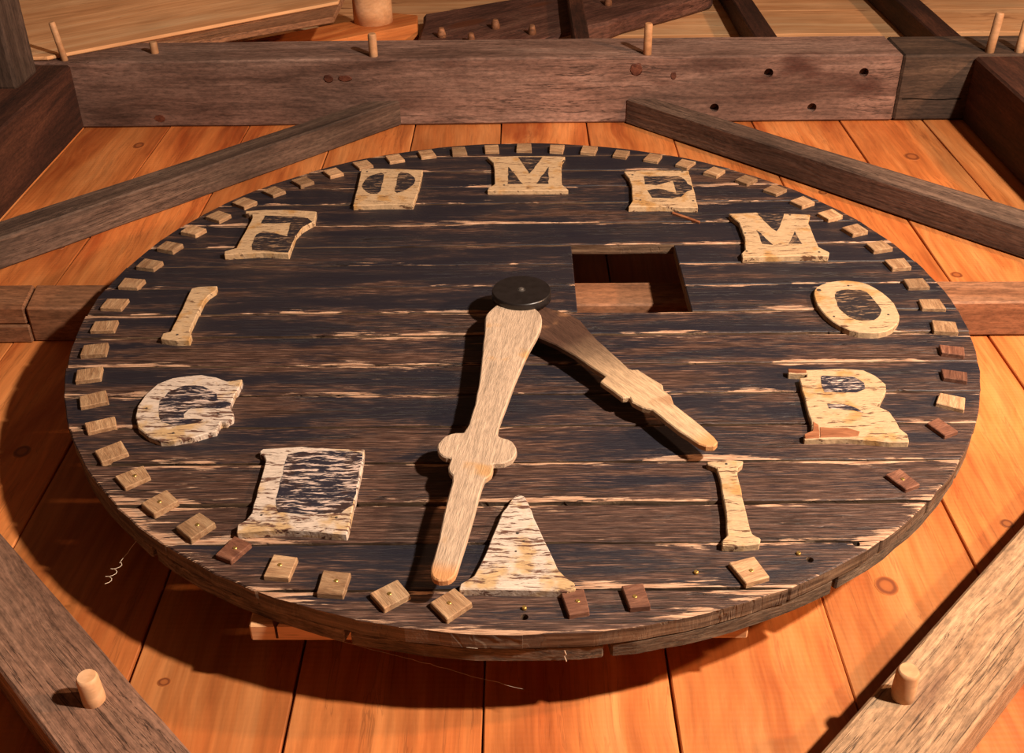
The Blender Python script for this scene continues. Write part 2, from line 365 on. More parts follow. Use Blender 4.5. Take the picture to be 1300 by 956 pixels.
M['minute'] = hand_material('minute_hand_wood', -0.15, 0.18, (0.52, 0.39, 0.28), (0.52, 0.39, 0.28), (0.48, 0.25, 0.07))
M['hour'] = hand_material('hour_hand_wood', -0.17, 0.10, (0.075, 0.038, 0.025), (0.58, 0.41, 0.25), (0.30, 0.15, 0.07))
def knot_material():
    m, nt, b = mat_new('board_knot'); g = NT(nt)
    tc = g.n('ShaderNodeTexCoord')
    ln = g.n('ShaderNodeVectorMath', operation='LENGTH'); g.l(tc.outputs['Object'], ln.inputs[0])
    n = g.noise(tc.outputs['Object'], 60, 3)
    d = g.math('ADD', ln.outputs['Value'], g.math('MULTIPLY', g.math('SUBTRACT', n, 0.5), 0.006))
    g.l(g.ramp(g.math('MULTIPLY', d, 20.0), [(0.0, (0.36, 0.11, 0.028)), (0.30, (0.32, 0.095, 0.024)), (0.41, (0.17, 0.045, 0.013)), (0.50, (0.19, 0.05, 0.014)), (0.64, (0.40, 0.13, 0.03))]), b.inputs['Base Color'])
    b.inputs['Roughness'].default_value = 0.5
    return m
M['knot'] = knot_material()
M['knot_dark'] = wood('dark_knot', (0.05, 0.012, 0.007), (0.10, 0.03, 0.016), (0.16, 0.055, 0.03), sx=40, sc=40, var=0.3)

# ---------------------------------------------------------------- the wall and its boards
YW = 0.20                       # front of the wall boards; the dial front is y = 0
Z0, ZB = -3.7, 1.72
wall = link('wall_back', bpy.data.meshes.new('wall_back'), M['pine'])
def box_mesh(me, x0, x1, y0, y1, z0, z1):
    v = [(x, y, z) for x in (x0, x1) for y in (y0, y1) for z in (z0, z1)]
    f = [(0, 1, 3, 2), (4, 6, 7, 5), (0, 4, 5, 1), (2, 3, 7, 6), (0, 2, 6, 4), (1, 5, 7, 3)]
    me.from_pydata(v, [], f); me.update()
box_mesh(wall.data, -4.4, 4.4, YW + 0.024, YW + 0.05, Z0, ZB)
kind(wall, 'structure')
seams = [-4.4, -4.1, -3.8, -3.5, -3.2, -2.88, -2.56, -2.24, -1.93, -1.62, -1.30, -1.003, -0.675, -0.386, -0.066, 0.250, 0.553, 0.865, 1.19, 1.496, 1.80, 2.12, 2.44, 2.80, 3.12, 3.44, 3.76, 4.08, 4.4]
boards = []
for i in range(len(seams) - 1):
    a, b_ = seams[i] + 0.0022, seams[i + 1] - 0.0022
    dy = rnd.uniform(0.0005, 0.004)
    if abs(seams[i] - 0.553) < 1e-6: dy = 0.004
    o = slab('board', rect(a, b_, Z0 + 0.001, ZB), YW + dy, YW + 0.0245, M['pine'], wall, math.pi / 2, 0.002, 0.25, 0.0012, 40 + i)
    boards.append((a, b_, o, YW + dy))

KNOT = rod_mesh('knot', 0.032, 0.0034, 20, 1.0, 0.02)
def knot(x, z, rx, rz):
    for a, b_, o, yf in boards:
        if a < x < b_:
            k = child_at('knot', KNOT, M['knot'], o, (x, yf + 0.0028, z)); k.scale = (rx / 0.032, 1, rz / 0.032)
            return k
for q in [(0.681, -0.694, 0.022, 0.026), (0.97, -0.524, 0.014, 0.014), (-1.102, -0.272, 0.019, 0.022), (1.353, 1.351, 0.027, 0.034), (-1.365, 1.514, 0.02, 0.03), (-1.365, 0.723, 0.014, 0.021), (0.154, 1.42, 0.011, 0.014), (0.088, -0.849, 0.007, 0.016), (0.979, 1.065, 0.015, 0.018), (1.219, 0.505, 0.017, 0.018), (-0.613, -0.914, 0.012, 0.01)]: knot(*q)

# outlines of the letter boards and hands on the dial (metres)
LETTERS = {
 0: {'ch':'m','outer':[(-0.0959,0.8612),(-0.0056,0.8653),(0.0697,0.8636),(0.1368,0.856),(0.1262,0.826),(0.1205,0.7535),(0.1202,0.6597),(0.1366,0.6196),(0.0164,0.6202),(-0.0898,0.6206),(-0.0879,0.6367),(-0.0689,0.6636),(-0.072,0.7576),(-0.0761,0.8165)],'counters':[[(-0.0024,0.8571),(0.0688,0.8555),(0.0295,0.7325)],[(-0.0313,0.7839),(0.0092,0.662),(-0.0328,0.6592)],[(0.0843,0.7814),(0.0827,0.6605),(0.0482,0.6612)]],'patch':[]},
 1: {'ch':'e','outer':[(0.2999,0.7446),(0.3528,0.7511),(0.4874,0.746),(0.4855,0.6525),(0.4841,0.6116),(0.4793,0.4969),(0.3862,0.5073),(0.2931,0.5063),(0.3081,0.5455),(0.3137,0.6457),(0.3111,0.6981)],'counters':[[(0.3538,0.7079),(0.4518,0.7058),(0.4684,0.6842),(0.4707,0.6528),(0.4825,0.6371),(0.4806,0.6137),(0.4639,0.6019),(0.4428,0.5674),(0.4168,0.558),(0.3634,0.5621),(0.3561,0.6122),(0.3823,0.6218),(0.4026,0.6153),(0.4324,0.5905),(0.4345,0.6765),(0.4077,0.6593),(0.385,0.6463),(0.3526,0.6532)]],'patch':[]},
 2: {'ch':'m','outer':[(0.5548,0.4592),(0.6291,0.4656),(0.7042,0.4563),(0.7695,0.4484),(0.7535,0.4029),(0.7494,0.3293),(0.7479,0.2637),(0.7679,0.234),(0.7619,0.2147),(0.6544,0.2166),(0.5486,0.2117),(0.55,0.2329),(0.5624,0.2522),(0.5725,0.3222),(0.5731,0.4063)],'counters':[[(0.6311,0.4633),(0.7013,0.4542),(0.6839,0.4042),(0.6615,0.3516),(0.6468,0.3835)],[(0.6114,0.3578),(0.6371,0.2756),(0.6108,0.281)],[(0.7078,0.3508),(0.7106,0.2793),(0.6772,0.2829)]],'patch':[]},
 3: {'ch':'o','outer':[(0.6865,0.0448),(0.6957,0.0592),(0.708,0.0695),(0.7299,0.0815),(0.7473,0.087),(0.7694,0.0891),(0.7867,0.0869),(0.8086,0.0791),(0.8223,0.0674),(0.8352,0.0453),(0.8431,0.0273),(0.8503,0.0036),(0.8531,-0.0184),(0.8529,-0.0504),(0.8501,-0.0715),(0.8431,-0.0935),(0.834,-0.1097),(0.8176,-0.1288),(0.8035,-0.139),(0.7838,-0.1459),(0.7662,-0.1468),(0.7408,-0.1422),(0.724,-0.1333),(0.7063,-0.115),(0.6956,-0.0975),(0.6862,-0.0708),(0.6814,-0.0496),(0.6786,-0.0222),(0.6787,-0.0003),(0.6817,0.0279)],'counters':[[(0.7361,0.0332),(0.7488,0.0416),(0.7648,0.0442),(0.7927,0.0423),(0.8055,0.0331),(0.8102,0.0117),(0.8134,-0.0068),(0.8167,-0.0322),(0.8153,-0.0501),(0.8085,-0.0702),(0.8006,-0.0823),(0.7875,-0.0931),(0.7762,-0.0972),(0.7604,-0.097),(0.7495,-0.0917),(0.7371,-0.0783),(0.7302,-0.065),(0.7251,-0.0447),(0.7234,-0.0294),(0.7245,-0.011),(0.7263,0.0036),(0.7298,0.0224)]],'patch':[]},
 4: {'ch':'r','outer':[(0.5562,-0.286),(0.5941,-0.2897),(0.6703,-0.2875),(0.711,-0.2931),(0.7299,-0.3135),(0.7419,-0.3446),(0.7367,-0.3688),(0.7133,-0.4098),(0.7008,-0.4184),(0.7217,-0.4386),(0.7268,-0.4723),(0.7268,-0.4943),(0.7357,-0.5133),(0.7311,-0.5371),(0.6936,-0.5366),(0.6199,-0.5253),(0.5361,-0.527),(0.5396,-0.5111),(0.5565,-0.5005),(0.5618,-0.4705),(0.5659,-0.408),(0.5715,-0.3209),(0.5878,-0.318),(0.5906,-0.3055),(0.5529,-0.3019)],'counters':[[(0.6155,-0.3183),(0.6219,-0.3134),(0.6831,-0.3192),(0.6999,-0.341),(0.6959,-0.3622),(0.6754,-0.3752),(0.6114,-0.372),(0.6115,-0.343)],[(0.6083,-0.4132),(0.6384,-0.4136),(0.6611,-0.4294),(0.6722,-0.4437),(0.6525,-0.4367),(0.6063,-0.4287)]],'patch':[[(0.5568,-0.2867),(0.5933,-0.2903),(0.5903,-0.3036),(0.5537,-0.3012)],[(0.5752,-0.4898),(0.6249,-0.4931),(0.6479,-0.5042),(0.6404,-0.5202),(0.5667,-0.5236)],[(0.564,-0.4705),(0.5739,-0.4816),(0.5698,-0.506),(0.5648,-0.5247),(0.5377,-0.5254),(0.5406,-0.5122),(0.5578,-0.5021)]]},
 5: {'ch':'i','outer':[(0.3412,-0.5922),(0.3753,-0.5877),(0.4097,-0.591),(0.4064,-0.6016),(0.3967,-0.6102),(0.3923,-0.6254),(0.3911,-0.6718),(0.3898,-0.7208),(0.3888,-0.774),(0.3902,-0.7893),(0.402,-0.8008),(0.3982,-0.8137),(0.3698,-0.8183),(0.3344,-0.8164),(0.3362,-0.8051),(0.3471,-0.7922),(0.3528,-0.7506),(0.3568,-0.694),(0.3589,-0.6345),(0.3566,-0.6108),(0.3414,-0.601)],'counters':[],'patch':[]},
 6: {'ch':'a','outer':[(-0.0131,-0.6877),(-0.0051,-0.6833),(0.0041,-0.6878),(0.0112,-0.7046),(0.0265,-0.764),(0.0428,-0.8203),(0.0583,-0.8715),(0.071,-0.8904),(0.0838,-0.9021),(0.0858,-0.9168),(0.0715,-0.9212),(0.0042,-0.9175),(-0.1011,-0.9144),(-0.1,-0.903),(-0.0791,-0.8846),(-0.0681,-0.8585),(-0.0506,-0.7943),(-0.0338,-0.7315),(-0.0196,-0.7015)],'counters':[],'patch':[]},
 7: {'ch':'l','outer':[(-0.4919,-0.5537),(-0.4872,-0.546),(-0.4485,-0.5428),(-0.4154,-0.5395),(-0.3583,-0.5461),(-0.295,-0.549),(-0.293,-0.6239),(-0.2951,-0.6942),(-0.2979,-0.7837),(-0.3508,-0.7769),(-0.4076,-0.7708),(-0.4526,-0.7749),(-0.4872,-0.7794),(-0.4912,-0.7587),(-0.4787,-0.7474),(-0.4724,-0.7281),(-0.4734,-0.6844),(-0.4742,-0.6263),(-0.4763,-0.5807),(-0.4803,-0.5673),(-0.4894,-0.5605)],'counters':[[(-0.4365,-0.5633),(-0.399,-0.5547),(-0.3349,-0.554),(-0.2973,-0.5603),(-0.2959,-0.645),(-0.2971,-0.7101),(-0.3166,-0.7296),(-0.3317,-0.7325),(-0.3834,-0.7328),(-0.426,-0.7266),(-0.4348,-0.6929),(-0.4374,-0.6052)]],'patch':[]},
 8: {'ch':'g','outer':[(-0.7609,-0.4373),(-0.7662,-0.4037),(-0.7618,-0.3635),(-0.749,-0.3251),(-0.7239,-0.3042),(-0.6919,-0.2954),(-0.6647,-0.2939),(-0.6318,-0.3023),(-0.606,-0.3178),(-0.5765,-0.3091),(-0.575,-0.3273),(-0.5803,-0.3657),(-0.582,-0.4002),(-0.5799,-0.4127),(-0.5683,-0.4285),(-0.5657,-0.4478),(-0.5762,-0.4586),(-0.5876,-0.4584),(-0.5892,-0.489),(-0.6003,-0.4931),(-0.6284,-0.5085),(-0.6637,-0.5185),(-0.689,-0.5183),(-0.7149,-0.505),(-0.7442,-0.4755)],'counters':[[(-0.7182,-0.4267),(-0.7251,-0.3871),(-0.7171,-0.3552),(-0.6887,-0.3348),(-0.6513,-0.3353),(-0.6179,-0.3623),(-0.6115,-0.3827),(-0.5817,-0.3974),(-0.5795,-0.4144),(-0.6587,-0.4134),(-0.6668,-0.4329),(-0.6593,-0.4495),(-0.6235,-0.4499),(-0.6336,-0.4617),(-0.6763,-0.4709),(-0.7019,-0.4599)]],'patch':[]},
 9: {'ch':'i','outer':[(-0.7795,0.0751),(-0.763,0.0832),(-0.7198,0.0867),(-0.7178,0.0658),(-0.7304,0.0413),(-0.7347,0.017),(-0.7353,-0.0459),(-0.7358,-0.0988),(-0.7337,-0.1224),(-0.7264,-0.1335),(-0.7245,-0.1558),(-0.7535,-0.1568),(-0.791,-0.1477),(-0.7919,-0.1274),(-0.777,-0.1189),(-0.7768,-0.0682),(-0.7771,-0.0062),(-0.7794,0.0502)],'counters':[],'patch':[]},
 10: {'ch':'f','outer':[(-0.74,0.5002),(-0.6843,0.5067),(-0.6185,0.5055),(-0.5464,0.4933),(-0.542,0.4348),(-0.5674,0.3941),(-0.5787,0.3541),(-0.578,0.2482),(-0.6447,0.2568),(-0.679,0.2546),(-0.7402,0.2463),(-0.7431,0.2651),(-0.7179,0.2836),(-0.7159,0.3466),(-0.712,0.4591),(-0.7187,0.4805),(-0.7361,0.4861)],'counters':[[(-0.6793,0.469),(-0.6017,0.4622),(-0.5629,0.451),(-0.5481,0.4298),(-0.5682,0.3992),(-0.5801,0.3491),(-0.58,0.2547),(-0.6373,0.2632),(-0.6732,0.2686),(-0.679,0.2972),(-0.682,0.3559),(-0.668,0.3757),(-0.639,0.3651),(-0.5994,0.3445),(-0.5997,0.3845),(-0.6046,0.4256),(-0.6449,0.4212),(-0.6816,0.4219)]],'patch':[]},
 11: {'ch':'t','outer':[(-0.4593,0.7774),(-0.3934,0.7804),(-0.2799,0.7669),(-0.2802,0.7106),(-0.2831,0.6069),(-0.2897,0.5311),(-0.3684,0.5346),(-0.4532,0.5295),(-0.4542,0.5606),(-0.4561,0.6616)],'counters':[[(-0.3898,0.7352),(-0.3882,0.6962),(-0.3877,0.6639),(-0.388,0.6207),(-0.3946,0.6042),(-0.4111,0.6045),(-0.4233,0.6136),(-0.4378,0.6367),(-0.4429,0.6561),(-0.4412,0.6823),(-0.4369,0.702),(-0.4274,0.7257),(-0.4164,0.7385),(-0.3977,0.7473)],[(-0.3417,0.7527),(-0.3228,0.7462),(-0.3107,0.734),(-0.2991,0.7097),(-0.2957,0.691),(-0.2987,0.6675),(-0.3031,0.6517),(-0.3112,0.6345),(-0.3218,0.6224),(-0.3407,0.6086),(-0.3477,0.6199),(-0.347,0.663),(-0.3472,0.6965),(-0.3486,0.7385)]],'patch':[]},
}
MINUTE = [(-0.047,-0.0811),(-0.0575,-0.0964),(-0.065,-0.1096),(-0.0733,-0.1277),(-0.0763,-0.1429),(-0.0759,-0.1633),(-0.0763,-0.1936),(-0.0777,-0.249),(-0.0797,-0.3097),(-0.0833,-0.4053),(-0.0885,-0.4677),(-0.098,-0.533),(-0.1071,-0.5577),(-0.121,-0.5576),(-0.1305,-0.5607),(-0.1407,-0.5687),(-0.1469,-0.5775),(-0.1525,-0.5921),(-0.1535,-0.6024),(-0.1504,-0.6141),(-0.1468,-0.6213),(-0.1409,-0.6278),(-0.1355,-0.6308),(-0.1278,-0.6322),(-0.126,-0.6377),(-0.129,-0.6503),(-0.1297,-0.6591),(-0.1284,-0.6691),(-0.1259,-0.6754),(-0.1209,-0.6816),(-0.1209,-0.6999),(-0.1258,-0.7396),(-0.13,-0.7815),(-0.1358,-0.8469),(-0.1395,-0.8819),(-0.1435,-0.908),(-0.144,-0.9215),(-0.1413,-0.9303),(-0.1375,-0.9355),(-0.1303,-0.9399),(-0.1243,-0.9409),(-0.1162,-0.9391),(-0.1109,-0.9356),(-0.1058,-0.9283),(-0.1017,-0.9146),(-0.0966,-0.8867),(-0.0905,-0.8502),(-0.0798,-0.7829),(-0.0735,-0.7423),(-0.0686,-0.7088),(-0.0639,-0.6925),(-0.0568,-0.6853),(-0.0529,-0.6781),(-0.0502,-0.6671),(-0.0499,-0.6598),(-0.0517,-0.6523),(-0.0483,-0.6493),(-0.0381,-0.6494),(-0.0306,-0.6475),(-0.0216,-0.6426),(-0.016,-0.6362),(-0.0104,-0.6247),(-0.0084,-0.6157),(-0.0089,-0.604),(-0.0114,-0.5952),(-0.0174,-0.5845),(-0.0239,-0.5784),(-0.0345,-0.5736),(-0.0403,-0.5694),(-0.0445,-0.5632),(-0.0411,-0.5356),(-0.0279,-0.469),(-0.0195,-0.4282),(-0.0116,-0.3931),(-0.0044,-0.3618),(0.0063,-0.3167),(0.0174,-0.2768),(0.0353,-0.2199),(0.0437,-0.1884),(0.0466,-0.1666),(0.047,-0.151),(0.0447,-0.1332),(0.0406,-0.1198),(0.0321,-0.1034),(0.0232,-0.0839),(0.0087,-0.0501),(-0.0018,-0.0366),(-0.0137,-0.0364),(-0.0238,-0.0449),(-0.0375,-0.0666)]
HOUR = [(0.039,-0.2046),(0.0734,-0.2333),(0.1098,-0.2737),(0.1713,-0.3536),(0.1589,-0.3732),(0.1983,-0.4312),(0.2139,-0.4287),(0.2166,-0.4448),(0.2336,-0.4634),(0.2525,-0.4714),(0.2629,-0.487),(0.2935,-0.5375),(0.3267,-0.5789),(0.3392,-0.5874),(0.3545,-0.5863),(0.3635,-0.5746),(0.3574,-0.5577),(0.3416,-0.5257),(0.2968,-0.451),(0.2945,-0.4243),(0.2816,-0.4025),(0.2819,-0.3859),(0.2386,-0.3304),(0.2268,-0.3314),(0.2198,-0.3255),(0.1889,-0.2657),(0.1611,-0.2126),(0.1433,-0.1707),(0.1307,-0.1342),(0.113,-0.1137),(0.0881,-0.0963),(0.0588,-0.0786),(0.026,-0.0358),(-0.0043,-0.0566),(0.0058,-0.1457)]
PIVOT = (0.003, -0.0488)
NAILS = {3: [(0.6974, 0.0433, 0.0058), (0.771, 0.0636, 0.0029), (0.8262, -0.0704, 0.0028), (0.703, -0.0766, 0.0028)], 8: [(-0.746, -0.4125, 0.0025), (-0.6705, -0.4953, 0.0027), (-0.5985, -0.4316, 0.0028)], 6: [(-0.0074, -0.7847, 0.0029), (0.0032, -0.8043, 0.0021), (-0.0101, -0.829, 0.0018)], 7: [(-0.4531, -0.7344, 0.0022), (-0.3216, -0.7418, 0.0025)], 5: [(0.3767, -0.6007, 0.0026)], 1: [(0.3235, 0.7188, 0.0036), (0.4677, 0.7382, 0.0034), (0.3296, 0.5482, 0.0034), (0.4722, 0.5403, 0.0034)], 0: [(-0.043, 0.6552, 0.0033), (0.1317, 0.8264, 0.0032)], 2: [(0.5784, 0.3424, 0.003), (0.7154, 0.4469, 0.0031), (0.5645, 0.2421, 0.0031), (0.7427, 0.2348, 0.0031)], 9: [(-0.7577, -0.1338, 0.0028)], 11: [(-0.4406, 0.7577, 0.0034)]}
SPLINTER = [(0.4118, 0.4955), (0.4775, 0.4364), (0.4741, 0.427), (0.4086, 0.4858)]

# wall above the tie beam: level boards
wall_up = link('wall_upper', bpy.data.meshes.new('wall_upper'), M['pine_pale'])
box_mesh(wall_up.data, -4.4, 4.4, YW + 0.024, YW + 0.05, ZB, 4.6); kind(wall_up, 'structure')
zs = [1.72, 2.06, 2.40, 2.79, 3.17, 3.52, 3.88, 4.24, 4.6]
for i in range(len(zs) - 1):
    slab('board', rect(-4.4, 4.4, zs[i] + 0.002, zs[i + 1] - 0.002), YW + rnd.uniform(0.0005, 0.004), YW + 0.0245, M['pine_pale'], wall_up, 0, 0.002, 0.3, 0.0012, 80 + i)
fl = link('floor', bpy.data.meshes.new('floor'), M['floor']); box_mesh(fl.data, -4.4, 4.4, -4.6, YW + 0.05, Z0 - 0.06, Z0); kind(fl, 'structure')

# ---------------------------------------------------------------- timber frame
YF = -0.05                      # front of posts and tie beam
ZT, ZTT = 1.685, 1.915          # underside and top of the tie beam
def peg(parent, x, y, z, L, r=0.018, seed=0, mat='peg', tilt=(0, 0, 0)):
    me = rod_mesh('peg', r, L + 0.03, 16, 0.93, 0.18, 0.03, seed)
    return child_at('peg', me, M[mat], parent, (x, y + 0.03, z), tilt)
tie = slab('tie_beam', rect(-2.6, 1.3775, ZT, ZTT), YF, YW, M['beam'], None, 0, 0.007, 0.22, 0.003, 1)
tag(tie, 'long weathered grey-brown tie beam with knots and peg holes, spanning above the clock', 'beam')
tie2 = slab('tie_beam', rect(1.3825, 2.6, ZT, ZTT), YF + 0.004, YW, M['beam_end'], None, 0, 0.008, 0.2, 0.001, 2)
tag(tie2, 'short dark brown beam end with a long crack, butted against the long tie beam', 'beam')
peg(tie, -0.525, YF, 1.722, 0.082, 0.0165, 1); peg(tie, 0.464, YF, 1.712, 0.112, 0.0155, 2); peg(tie, -1.336, YF, 1.782, 0.042, 0.015, 3); peg(tie, -1.637, YF, 1.705, 0.14, 0.012, 4, 'peg', (0, 0, -0.12))
peg(tie2, 1.693, YF + 0.004, 1.712, 0.142, 0.016, 5, 'peg', (0, 0, 0.06)); peg(tie2, 1.799, YF + 0.004, 1.712, 0.115, 0.016, 6, 'peg', (0, 0, 0.05))
KNOTD = rod_mesh('knot', 0.027, 0.0034, 14, 1.0, 0.02, 0.18, 5)
PEGEND = rod_mesh('peg_end', 0.0155, 0.012, 16, 1.0, 0.1)
for x, y in ((0.904, 0.015), (1.248, 0.016), (0.719, 0.144), (1.078, 0.147)):
    carve(tie, cutter_cyl(x, y, ZT, 0.017, 0.045, 'Z'))
    child_at('peg_end', PEGEND, M['girt'], tie, (x, y, ZT + 0.046), (math.pi / 2, 0, 0))
for x, y, sx, sy in ((0.425, -0.004, 0.8, 0.8), (0.561, 0.021, 0.4, 0.5), (-0.243, 0.15, 0.9, 0.7), (-0.69, 0.02, 0.6, 0.5), (-0.63, 0.02, 0.9, 0.4), (-1.40, 0.165, 0.6, 0.5), (-1.33, 0.165, 0.8, 0.5), (-0.26, 0.08, 0.5, 0.4)):
    k = child_at('knot', KNOTD, M['knot_dark'], tie, (x, y, ZT + 0.0028), (math.pi / 2, 0, 0)); k.scale = (sx, 1, sy)
cp = [(1.402, -0.003), (1.45, -0.004), (1.53, 0.001), (1.62, -0.003), (1.62, 0.003), (1.53, 0.006), (1.45, 0.002), (1.402, 0.003)]
cv = [(a, 0.118 + b_, ZT - 0.01) for a, b_ in cp] + [(a, 0.118 + b_, ZT + 0.05) for a, b_ in cp]
cm = bpy.data.meshes.new('cutter'); nn = len(cp)
cm.from_pydata(cv, [], [list(range(nn - 1, -1, -1)), list(range(nn, 2 * nn))] + [[i, (i + 1) % nn, nn + (i + 1) % nn, nn + i] for i in range(nn)])
carve(tie2, cm)

pl = slab('post', rect(-1.94, -1.6155, Z0, ZT), YF + 0.008, YW, M['dark'], None, math.pi / 2, 0.008, 0.25, 0.003, 3)
tag(pl, 'dark timber post standing under a projecting grey beam', 'post')
pr = slab('post', rect(1.632, 1.95, Z0, ZT - 0.003), YF + 0.008, YW, M['dark'], None, math.pi / 2, 0.008, 0.25, 0.003, 4)
tag(pr, 'dark red-brown timber post under the cracked beam end with two pegs', 'post')
# beam coming out of the wall over the post
pb = link('projecting_beam', bpy.data.meshes.new('projecting_beam'), M['brace'])
box_mesh(pb.data, 0, 1.5, -0.14, 0.14, -0.093, 0.093); pb.rotation_euler = (0, 0, -math.pi / 2); pb.location = (-1.845, YF + 0.012, 1.515); bevel(pb, 0.012, 2)
tag(pb, 'grey timber beam projecting out from the dark post towards the room', 'beam')

# upper braces (front 0.105)
YB = 0.105
bl = slab('brace', [(-1.612, 0.440), (-0.434, ZT), (-0.553, ZT), (-1.612, 0.595)], YB, YW, M['brace'], None, math.radians(46.5), 0.005, 0.2, 0.002, 5)
tag(bl, 'grey-brown diagonal brace from the tie beam down to the post with the projecting beam', 'brace')
br = slab('brace', [(1.632, 0.389), (1.632, 0.550), (0.50, ZT), (0.394, ZT)], YB, YW, M['brace'], None, math.radians(-45.5), 0.005, 0.2, 0.002, 6)
tag(br, 'dark brown diagonal brace from the tie beam down to the dark red-brown post', 'brace')
# lower braces
def low(poly, seed, mat, label, ang):
    o = slab('brace', poly, YB, YW, M[mat], None, ang, 0.005, 0.2, 0.0015, seed); tag(o, label, 'brace'); return o
lb = low([(-1.612, 0.003), (-0.03, -1.602), (-0.03, -1.80), (-1.612, -0.195)], 7, 'brace_dark', 'dark brown rough-sawn diagonal brace with one round peg, below the clock', math.radians(-45.4))
rb = low([(1.632, 0.066), (1.632, -0.135), (0.0, -1.78), (0.0, -1.578)], 8, 'brace_low', 'pale tan rough-sawn diagonal brace with one round peg, below the clock', math.radians(45.2))
peg(lb, -0.674, YB, -1.032, 0.055, 0.0185, 7); peg(rb, 0.592, YB, -1.032, 0.060, 0.0185, 8)
# level girt behind the dial
YG = 0.10
gm = slab('girt', [(-1.245, 0.185), (1.634, 0.176), (1.634, 0.285), (-1.262, 0.306), (-1.215, 0.24)][:4], YG, YW, M['girt'], None, 0, 0.005, 0.2, 0.002, 9)
tag(gm, 'long reddish-brown girt running level behind the clock to the dark red-brown post', 'girt')
gs = slab('girt', [(-1.613, 0.187), (-1.249, 0.187), (-1.266, 0.306), (-1.613, 0.306)], YG, 0.150, M['girt'], None, 0, 0.005, 0.2, 0.002, 10)
tag(gs, 'short dark girt piece between the long girt and the dark post', 'girt')
gl = slab('ledger_strip', rect(-1.613, -1.247, 0.180, 0.30), 0.151, YW, M['girt'], None, 0, 0.003, 0.2, 0.001, 11)
tag(gl, 'narrow brown ledger strip against the wall behind the short girt piece', 'strip')

# ---------------------------------------------------------------- framing of the upper wall
def stud(x0, x1, y0, label, seed, mat='dark'):
    o = slab('stud', rect(x0, x1, ZTT, 4.5), y0, YW, M[mat], None, math.pi / 2, 0.006, 0.3, 0.002, seed); tag(o, label, 'stud'); return o
o = slab('stud', rect(0.226, 0.293, ZTT, 4.5), 0.05, 0.1145, M['dark'], None, math.pi / 2, 0.006, 0.3, 0.002, 20); tag(o, 'narrow dark stud crossing the knotty diagonal log above the tie beam', 'stud')
stud(1.00, 1.095, 0.10, 'dark red stud on pale boards above the peg holes of the tie beam', 21)
stud(1.735, 1.845, 0.085, 'wide dark stud on pale boards above the cracked beam end', 22)
d1 = slab('rafter_board', [(-2.5, 1.66), (-1.70, 1.698), (-0.745, 2.401), (-0.745, 3.10), (-2.5, 2.95)], -0.0665, -0.0525, M['pine_pale'], None, math.radians(37), 0.004, 0.3, 0.002, 23)
tag(d1, 'broad pale orange diagonal board rising above the pegged end of the tie beam', 'board')
d3 = slab('rafter', [(-1.235, 1.917), (-0.742, 2.235), (-0.742, 2.57), (-1.60, 1.96), (-1.60, 1.917)], -0.0495, -0.025, M['girt'], None, math.radians(37), 0.004, 0.3, 0.002, 26)
tag(d3, 'reddish-brown diagonal timber showing as a dark strip under the broad pale board', 'timber')
d2 = slab('rafter', [(-1.55, 1.917), (-1.50, 1.917), (-0.447, 2.650), (-0.455, 2.79), (-0.57, 2.83), (-1.55, 2.16)], 0.1005, YW, M['pine'], None, math.radians(38), 0.004, 0.3, 0.002, 24)
tag(d2, 'yellow-orange diagonal timber with a thick round dowel standing out of it', 'timber')
me = rod_mesh('dowel', 0.088, 0.20, 24, 0.98, 0.05, 0.004, 3)
child_at('dowel', me, M['peg'], d2, (-0.645, 0.13, 2.70))
lg = slab('log_brace', [(-0.425, 1.985), (0.95, 3.20), (0.95, 3.66), (-0.216, 2.993), (-0.425, 2.866)], 0.115, YW, M['log'], None, math.radians(40.7), 0.014, 0.12, 0.010, 25)
tag(lg, 'dark knotty diagonal log with branch stubs, above the middle of the tie beam', 'log')
for i, (x, z, r) in enumerate(((-0.33, 2.50, 0.02), (-0.10, 2.62, 0.022), (0.06, 2.53, 0.018), (-0.20, 2.42, 0.018), (0.42, 2.98, 0.02))):
    child_at('branch_stub', rod_mesh('branch_stub', r, 0.05, 10, 0.75, 0.3, 0.08, i), M['girt'], lg, (x, 0.125, z))

# ---------------------------------------------------------------- the clock
clock = empty('clock', (0, 0.06, 0))
tag(clock, 'huge round clock with dark weathered plank dial, pale letters and two wooden hands', 'clock')
HX0, HX1 = 0.131, 0.393
SE = [-1.0, -0.902, -0.791, -0.690, -0.574, -0.461, -0.351, -0.240, -0.122, -0.025, 0.100, 0.212, 0.313, 0.440, 0.565, 0.675, 0.785, 0.895, 1.0]
WEAR = [0.55, 0.30, 0.95, 0.60, 0.42, 0.30, 0.30, 0.45, 0.25, 0.15, 0.05, 0.10, 0.10, 0.25, 0.15, 0.20, 0.05, 0.0]
def arc_pts(z0, z1, side, rad, rng):
    a0, a1 = math.asin(max(-1, z0 / rad)), math.asin(min(1, z1 / rad))
    k = max(2, int(abs(a1 - a0) / 0.035))
    pts = []
    for j in range(k + 1):
        a = a0 + (a1 - a0) * j / k
        q = rad + rng.uniform(-0.0025, 0.0012)
        pts.append((side * q * math.cos(a), q * math.sin(a)))
    return pts
def jagged(x0, x1, z, rng, up):
    n = max(1, int(abs(x1 - x0) / 0.05)); out = []
    for j in range(1, n):
        out.append((x0 + (x1 - x0) * j / n, z + up * rng.uniform(0.0, 0.0035)))
    return out
planks = []
